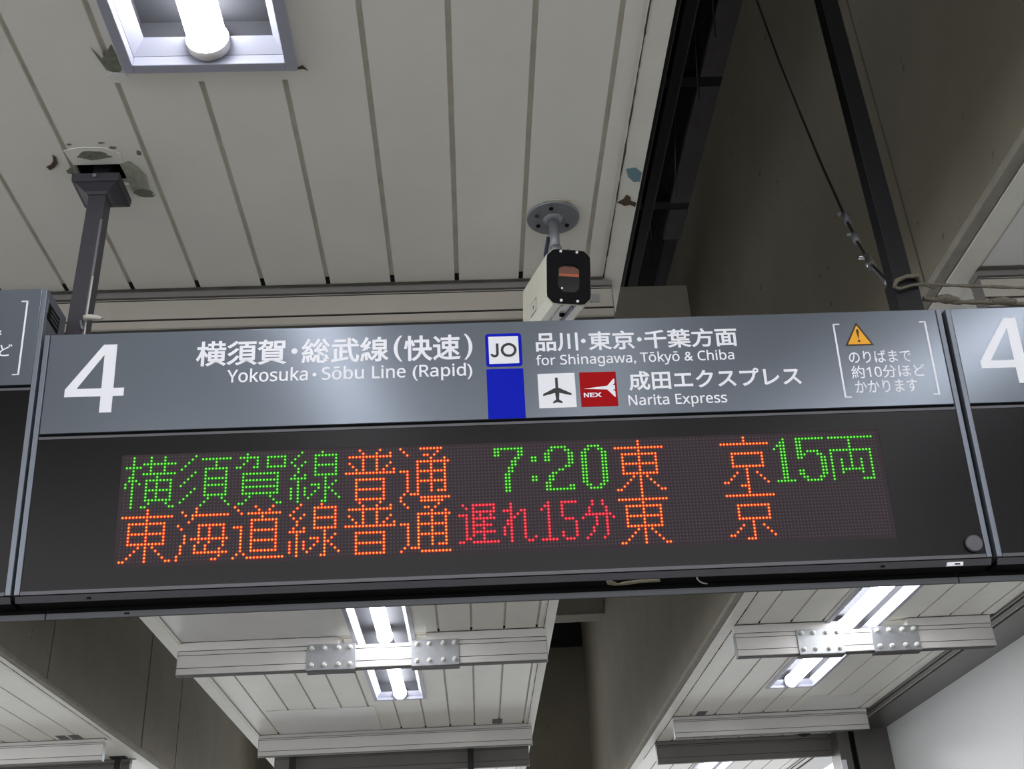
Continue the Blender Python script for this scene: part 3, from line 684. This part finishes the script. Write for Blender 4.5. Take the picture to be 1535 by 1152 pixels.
# tape and loose wire hanging in the gap
bm = BM()
pts = [(0.270, 0.050), (0.284, 0.048), (0.306, 0.074), (0.330, 0.062), (0.370, 0.052), (0.425, 0.050), (0.431, 0.076), (0.372, 0.072), (0.336, 0.086), (0.300, 0.094), (0.276, 0.074)]
for i, (x, y) in enumerate(pts): pts[i] = Vector((x, y, 2.6275 + 0.0012*math.sin(i*2.3)))
prism(bm, pts, Vector((0, 0, 0.0025)))
obj('tape_scrap', bm, M_TAPE, None, label='crumpled strip of old tape under the middle of the sign', cat='tape')
bm = BM(); tube(bm, [(0.533, 0.052, 2.632), (0.535, 0.055, 2.626), (0.543, 0.070, 2.624), (0.556, 0.088, 2.624), (0.571, 0.098, 2.625)], 0.0022, 6)
obj('wire_end', bm, M_CLIP, None, label='short curled white wire end poking out under the sign', cat='wire')

# ------------------------------------------------------------------ poles
e = empty('sign_pole', (-1.385, 0.14, 2.66), 'square grey pole between the left and middle signs, through a ragged ceiling hole', 'pole', 'poles holding the signs')
px0, px1, py0, py1 = -1.413, -1.352, 0.110, 0.171
obj('shaft', box(BM(), px0, px1, py0, py1, 2.665, 4.40), M_POLE, e, bevel=0.003)
obj('edge_highlight', box(BM(), px1-0.006, px1+0.0012, py0-0.0012, py0+0.004, 3.0, 4.02), M_EDGE, e)  # highlight along the pole's corner, painted as a paler strip
bm = BM()
ct, cb = 4.178, 4.128
def ringq(x0, x1, y0, y1, z): return [(x0, y0, z), (x1, y0, z), (x1, y1, z), (x0, y1, z)]
lv = [ringq(px0-.003, px1+.003, py0-.003, py1+.003, 4.126), ringq(px0-.012, px1+.012, py0-.010, py1+.012, 4.136), ringq(px0-.040, px1+.040, py0-.034, py1+.040, 4.156), ringq(px0-.050, px1+.050, py0-.042, py1+.050, 4.158), ringq(px0-.052, px1+.052, py0-.044, py1+.052, 4.190)]
vv = [[bm.verts.new(p) for p in r] for r in lv]
for A, B in zip(vv, vv[1:]):
    for k in range(4): bm.faces.new((A[k], A[(k+1)%4], B[(k+1)%4], B[k]))
bm.faces.new(vv[0][::-1]); bm.faces.new(vv[-1])
obj('collar', bm, M_POLE, e, bevel=0.002)
bm = BM(); tube(bm, [(-1.383, 0.067, 4.174), (-1.383, 0.058, 4.174)], 0.007, 8); obj('collar_screw', bm, M_GALV, e)
bm = BM(); tube(bm, [(-1.351, 0.108, 3.78), (-1.3505, 0.107, 3.70), (-1.350, 0.106, 3.62), (-1.347, 0.104, 3.56), (-1.345, 0.10, 3.48)], 0.0028, 6); obj('thin_cable', bm, M_CLIP, e)
# dark box above the hole
bm = BM()
for (a, b, c, d) in ((HOLE[0]-.02, HOLE[0], HOLE[2]-.02, HOLE[3]+.02), (HOLE[1], HOLE[1]+.02, HOLE[2]-.02, HOLE[3]+.02), (HOLE[0], HOLE[1], HOLE[2]-.02, HOLE[2]), (HOLE[0], HOLE[1], HOLE[3], HOLE[3]+.02)):
    box(bm, a, b, c, d, H+0.031, H+0.3)
box(bm, HOLE[0]-.02, HOLE[1]+.02, HOLE[2]-.02, HOLE[3]+.02, H+0.3, H+0.32)
obj('hole_lining', bm, M_HOLE, ceilA)
e = empty('cable_clamp', (-1.33, 0.10, 3.60), 'pale plastic cable clamp on the left pole, just above the sign', 'clamp')
bm = BM(); tube(bm, [(-1.352, 0.095, 3.605), (-1.335, 0.093, 3.608), (-1.31, 0.093, 3.604), (-1.297, 0.095, 3.601)], [0.011, 0.010, 0.010, 0.006], 8); obj('body', bm, M_CLIP, e)
bm = BM(); tube(bm, [(-1.365, 0.10, 3.60), (-1.358, 0.10, 3.575), (-1.352, 0.10, 3.565)], 0.004, 6); obj('strap', bm, M_GALV, e)
bm = BM(); tube(bm, [(-1.30, 0.095, 3.60), (-1.288, 0.095, 3.606)], 0.003, 6); obj('strap', bm, M_GALV, e)

e = empty('sign_pole', (1.40, 0.14, 2.66), 'long black pole rising up the dark gap, between the middle and right signs', 'pole', 'poles holding the signs')
obj('shaft', box(BM(), 1.360, 1.430, 0.108, 0.172, 2.665, 7.85), M_POLED, e, bevel=0.004)
obj('foot_sleeve', box(BM(), 1.352, 1.438, 0.100, 0.180, 3.40, 3.685), M_POLED, e, bevel=0.004)
# wire from the pole up to the girder, with its clamps
W = [(1.965, 2.34, 7.70), (1.932, 2.217, 7.364), (1.832, 1.833, 6.446), (1.735, 1.46, 5.66), (1.656, 1.155, 5.043), (1.582, 0.871, 4.524), (1.546, 0.731, 4.289), (1.502, 0.563, 4.06), (1.453, 0.373, 3.867), (1.418, 0.22, 3.72)]
e = empty('guy_wire', (1.42, 0.22, 3.7), 'thin dark guy wire running from the black pole up the gap', 'wire')
bm = BM(); tube(bm, W, 0.0062, 6); obj('wire', bm, M_WIRE, e)
for i, (p, q, r) in enumerate((((1.586, 0.885, 4.55), (1.574, 0.84, 4.47), 0.016), ((1.556, 0.77, 4.355), (1.545, 0.73, 4.285), 0.014), ((1.520, 0.63, 4.14), (1.495, 0.54, 4.03), 0.018))):
    bm = BM(); tube(bm, [p, q], r, 8); tube(bm, [(p[0]-.03, p[1], p[2]), (p[0]+.02, p[1], p[2])], r*.5, 6); obj('wire_clip', bm, M_CHROME if i == 2 else M_GALV, e)
bm = BM(); tube(bm, [(1.502, 0.56, 4.05), (1.50, 0.50, 3.955), (1.475, 0.42, 3.87), (1.455, 0.33, 3.86), (1.438, 0.25, 3.80), (1.43, 0.19, 3.74)], 0.006, 6); obj('turnbuckle', bm, M_GALV, e)
bm = BM(); tube(bm, [(1.448, 0.30, 3.86), (1.442, 0.27, 3.77), (1.455, 0.33, 3.80)], 0.010, 6); obj('shackle', bm, M_CHROME, e)
# ropes
def rope(pts, r, label, knot):
    e = empty('rope', pts[0], label, 'rope', 'ropes tied to the black pole')
    fine = []
    for a, b in zip(pts, pts[1:]):
        for k in range(6): fine.append(Vector(a).lerp(Vector(b), k/6))
    fine.append(Vector(pts[-1]))
    rr = [r*(1+0.25*math.sin(i*2.1)) for i in range(len(fine))]
    bm = BM(); tube(bm, fine, rr, 7); obj('strand', bm, M_ROPE, e)
    for (a, b, c) in knot:
        bm = BM(); tube(bm, a, b, 7); obj(c, bm, M_ROPE, e)
rope([(1.446, 0.105, 3.668), (1.452, 0.13, 3.672), (1.598, 0.13, 3.659), (1.816, 0.13, 3.643), (4.15, 0.13, 3.60)], 0.0055, 'upper rope stretched right from the knot on the black pole',
     [([(1.343, 0.082, 3.63), (1.355, 0.078, 3.652), (1.39, 0.078, 3.668), (1.43, 0.078, 3.672), (1.447, 0.12, 3.665)], [0.006, 0.009, 0.007, 0.010, 0.007], 'loop'),
      ([(1.343, 0.085, 3.635), (1.362, 0.079, 3.620), (1.40, 0.078, 3.632), (1.447, 0.088, 3.642), (1.50, 0.12, 3.645)], [0.005, 0.006, 0.005, 0.006, 0.003], 'loop')])
rope([(1.455, 0.13, 3.612), (1.48, 0.13, 3.607), (1.558, 0.13, 3.593), (1.663, 0.13, 3.590), (1.798, 0.13, 3.577), (4.15, 0.13, 3.50)], 0.0085, 'thicker lower rope stretched right, just above the right sign',
     [([(1.50, 0.128, 3.612), (1.535, 0.126, 3.604), (1.575, 0.126, 3.598)], [0.008, 0.018, 0.009], 'knot'), ([(1.68, 0.128, 3.592), (1.73, 0.126, 3.590), (1.77, 0.126, 3.584)], [0.009, 0.016, 0.010], 'knot')])

# ------------------------------------------------------------------ security camera
e = empty('security_camera', (0.245, 0.42, H), 'cream box security camera hanging on a round grey ceiling flange', 'security camera')
bm = BM(); rim = []
fx, fy = 0.2455, 0.422
tube(bm, [(fx, fy, H-0.0005), (fx, fy, H-0.008), (fx, fy, H-0.010)], [0.102, 0.102, 0.099], 40); fl = obj('flange', bm, M_GALV, e)
for a in (100, 215, 325, 160):
    r = 0.068; bm = BM(); c = (fx + r*math.cos(math.radians(a)), fy - r*math.sin(math.radians(a)) * 1.0)
    tube(bm, [(c[0], c[1], H-0.009), (c[0], c[1], H-0.0145)], 0.009, 6); obj('flange_bolt', bm, M_CAMB if a != 160 else M_POLE, fl)
blotch('paint_flake', ragpoly(fx+0.01, fy-0.104, 0.055, 0.008, 16, .4), H-0.004, M_CAMW, fl)
bm = BM(); tube(bm, [(fx, fy, H-0.009), (fx, fy, H-0.016), (fx, fy, H-0.024)], [0.040, 0.036, 0.024], 20); obj('boss', bm, M_GALV, e)
bm = BM(); tube(bm, [(fx, fy, H-0.02), (fx, fy, 4.055)], 0.0185, 16); tube(bm, [(fx, fy, 4.075), (fx, fy, 4.045)], 0.023, 16); obj('stem', bm, M_GALV, e)
AX = Vector((-0.150, 0.951, 0.268)).normalized()
CR = AX.cross(Vector((0, 0, 1))).normalized(); CU = CR.cross(AX).normalized()      # camera right / up
FC = Vector((0.268, 0.285, 3.845))
hw, hh, ch = 0.083, 0.104, 0.026
def octo(w_, h_, c_, o, d=0.0): return [FC + AX*d + CR*(o[0]+a) + CU*(o[1]+b) for a, b in ((-w_+c_, h_), (w_-c_, h_), (w_, h_-c_), (w_, -h_+c_), (w_-c_, -h_), (-w_+c_, -h_), (-w_, -h_+c_), (-w_, h_-c_))]
bm = BM(); prism(bm, octo(hw, hh, ch, (0, 0)), AX*0.42); obj('housing', bm, M_CAMW, e, bevel=0.002)
bm = BM()
outer = octo(hw-0.003, hh-0.003, ch-0.002, (0, 0), -0.006)
# bezel as a ring round the window
NW = 24; win = []
for k in range(NW):
    a = 2*math.pi*k/NW; ww, wh = 0.041, 0.053
    c, s = math.cos(a), math.sin(a); pw = 2/3.2
    win.append((math.copysign(abs(c)**pw, c)*ww, math.copysign(abs(s)**pw, s)*wh - 0.006))
def ray_oct(a):
    c, s = math.cos(a), math.sin(a); W2, H2, C2 = hw-0.003, hh-0.003, ch-0.002
    t = min(W2/abs(c) if abs(c) > 1e-6 else 9, H2/abs(s) if abs(s) > 1e-6 else 9, (W2+H2-C2)/(abs(c)+abs(s)))
    return (c*t, s*t)
angs = sorted(set([round(2*math.pi*k/48, 6) for k in range(48)]))
def sup(a):
    c, s = math.cos(a), math.sin(a); return (math.copysign(abs(c)**(2/3.2), c)*0.041, math.copysign(abs(s)**(2/3.2), s)*0.053-0.006)
fo = [bm.verts.new(FC - AX*0.007 + CR*p[0] + CU*p[1]) for p in map(ray_oct, angs)]
fi = [bm.verts.new(FC - AX*0.007 + CR*p[0] + CU*p[1]) for p in map(sup, angs)]
bo = [bm.verts.new(FC - AX*0.0005 + CR*p[0] + CU*p[1]) for p in map(ray_oct, angs)]
bi = [bm.verts.new(FC - AX*0.0005 + CR*p[0] + CU*p[1]) for p in map(sup, angs)]
n = len(angs)
for k in range(n):
    j = (k+1) % n
    bm.faces.new((fo[k], fo[j], fi[j], fi[k])); bm.faces.new((fo[k], bo[k], bo[j], fo[j])); bm.faces.new((fi[k], fi[j], bi[j], bi[k])); bm.faces.new((bo[k], bi[k], bi[j], bo[j]))
bz = obj('bezel', bm, M_CAMB, e)
for (a, b) in ((-0.030, hh-0.011), (0.030, hh-0.011), (-0.030, -hh+0.012), (0.030, -hh+0.012)):
    bm = BM(); p = FC + CR*a + CU*b; tube(bm, [p - AX*0.006, p - AX*0.012], 0.0052, 8); obj('screw', bm, M_BOLT, bz)
bm = BM(); prism(bm, [FC - AX*0.0028 + CR*p[0]*1.02 + CU*p[1]*1.01 for p in map(sup, angs)], AX*0.002); wn_ = obj('window', bm, M_CAMG, e)
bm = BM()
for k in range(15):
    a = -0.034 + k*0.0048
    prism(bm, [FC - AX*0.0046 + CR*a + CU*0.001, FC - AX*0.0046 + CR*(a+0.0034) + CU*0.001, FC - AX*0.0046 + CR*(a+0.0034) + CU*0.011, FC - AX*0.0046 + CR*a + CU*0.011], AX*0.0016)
obj('reflection_ribs', bm, M_CAMO, wn_, label='orange reflection built as a ribbed band')  # reflection in the glass, built as solid orange ribs
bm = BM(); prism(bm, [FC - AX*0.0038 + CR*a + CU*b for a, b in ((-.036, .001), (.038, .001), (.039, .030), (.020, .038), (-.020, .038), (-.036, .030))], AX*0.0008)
obj('reflection_tint', bm, mat('amber_reflection', (112, 62, 42), 0.3), wn_, label='dull amber reflection in the upper half')  # amber part of the same reflection, put in as a coloured plate
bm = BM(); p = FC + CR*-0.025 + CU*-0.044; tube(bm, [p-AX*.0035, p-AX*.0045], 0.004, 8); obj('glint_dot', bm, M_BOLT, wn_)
# side label and underside rails
def side(a0, a1, b0, b1, th, mt, name):
    bm = BM(); q = FC - CR*(hw+0.0003); prism(bm, [q + AX*a0 + CU*b0, q + AX*a1 + CU*b0, q + AX*a1 + CU*b1, q + AX*a0 + CU*b1], -CR*th); return obj(name, bm, mt, e)
side(0.165, 0.262, -0.078, -0.026, 0.0006, M_PIPE, 'side_label'); side(0.169, 0.258, -0.0745, -0.0295, 0.001, M_CAMW, 'label_face')
side(0.205, 0.222, -0.060, -0.044, 0.0014, M_PIPE, 'label_print')
for (a, b, h_, mt) in ((-0.026, -0.018, 0.006, M_GALV), (0.012, 0.018, 0.008, M_PIPE), (0.022, 0.028, 0.006, M_GALV)):
    bm = BM(); q = FC - CU*hh; prism(bm, [q + AX*0.01 + CR*a, q + AX*0.40 + CR*a, q + AX*0.40 + CR*b, q + AX*0.01 + CR*b], -CU*h_); obj('under_rail', bm, mt, e)
bm = BM(); q = FC - CU*(hh+0.002) + AX*0.11 - CR*0.002; tube(bm, [q - CR*0.006, q + CR*0.010], 0.010, 8); obj('under_knob', bm, M_CAMB, e)
# mounting yoke between stem and housing, and the rear cable
pS = Vector((fx, fy, 4.05)); ptop = FC + AX*0.15 + CU*hh
bm = BM(); tube(bm, [pS + Vector((0, 0, 0.01)), ptop + CU*0.01], [0.019, 0.023], 12); obj('yoke', bm, M_GALV, e)
bm = BM()
for sx in (-0.032, 0.030):
    q = ptop + CR*sx; prism(bm, [q - AX*0.03, q + AX*0.05, q + AX*0.05 + CU*0.055, q - AX*0.03 + CU*0.055], CR*0.005)
obj('yoke_plate', bm, M_GALV, e)
bm = BM(); tube(bm, [(fx-0.02, fy+0.035, 4.15), (fx-0.035, fy+0.05, 4.08), ptop - CR*0.05 + AX*0.03, ptop - CR*0.06 + AX*0.10 - CU*0.01], 0.008, 8); obj('cable', bm, M_PIPE, e)
# small junction marks on the rail right of the camera
obj('rail_label', box(BM(), 0.415, 0.455, 0.842, 0.8475, 4.10, 4.14), M_PLATE, None, label='tiny grey plate on the near rail, just right of the camera', cat='plate')
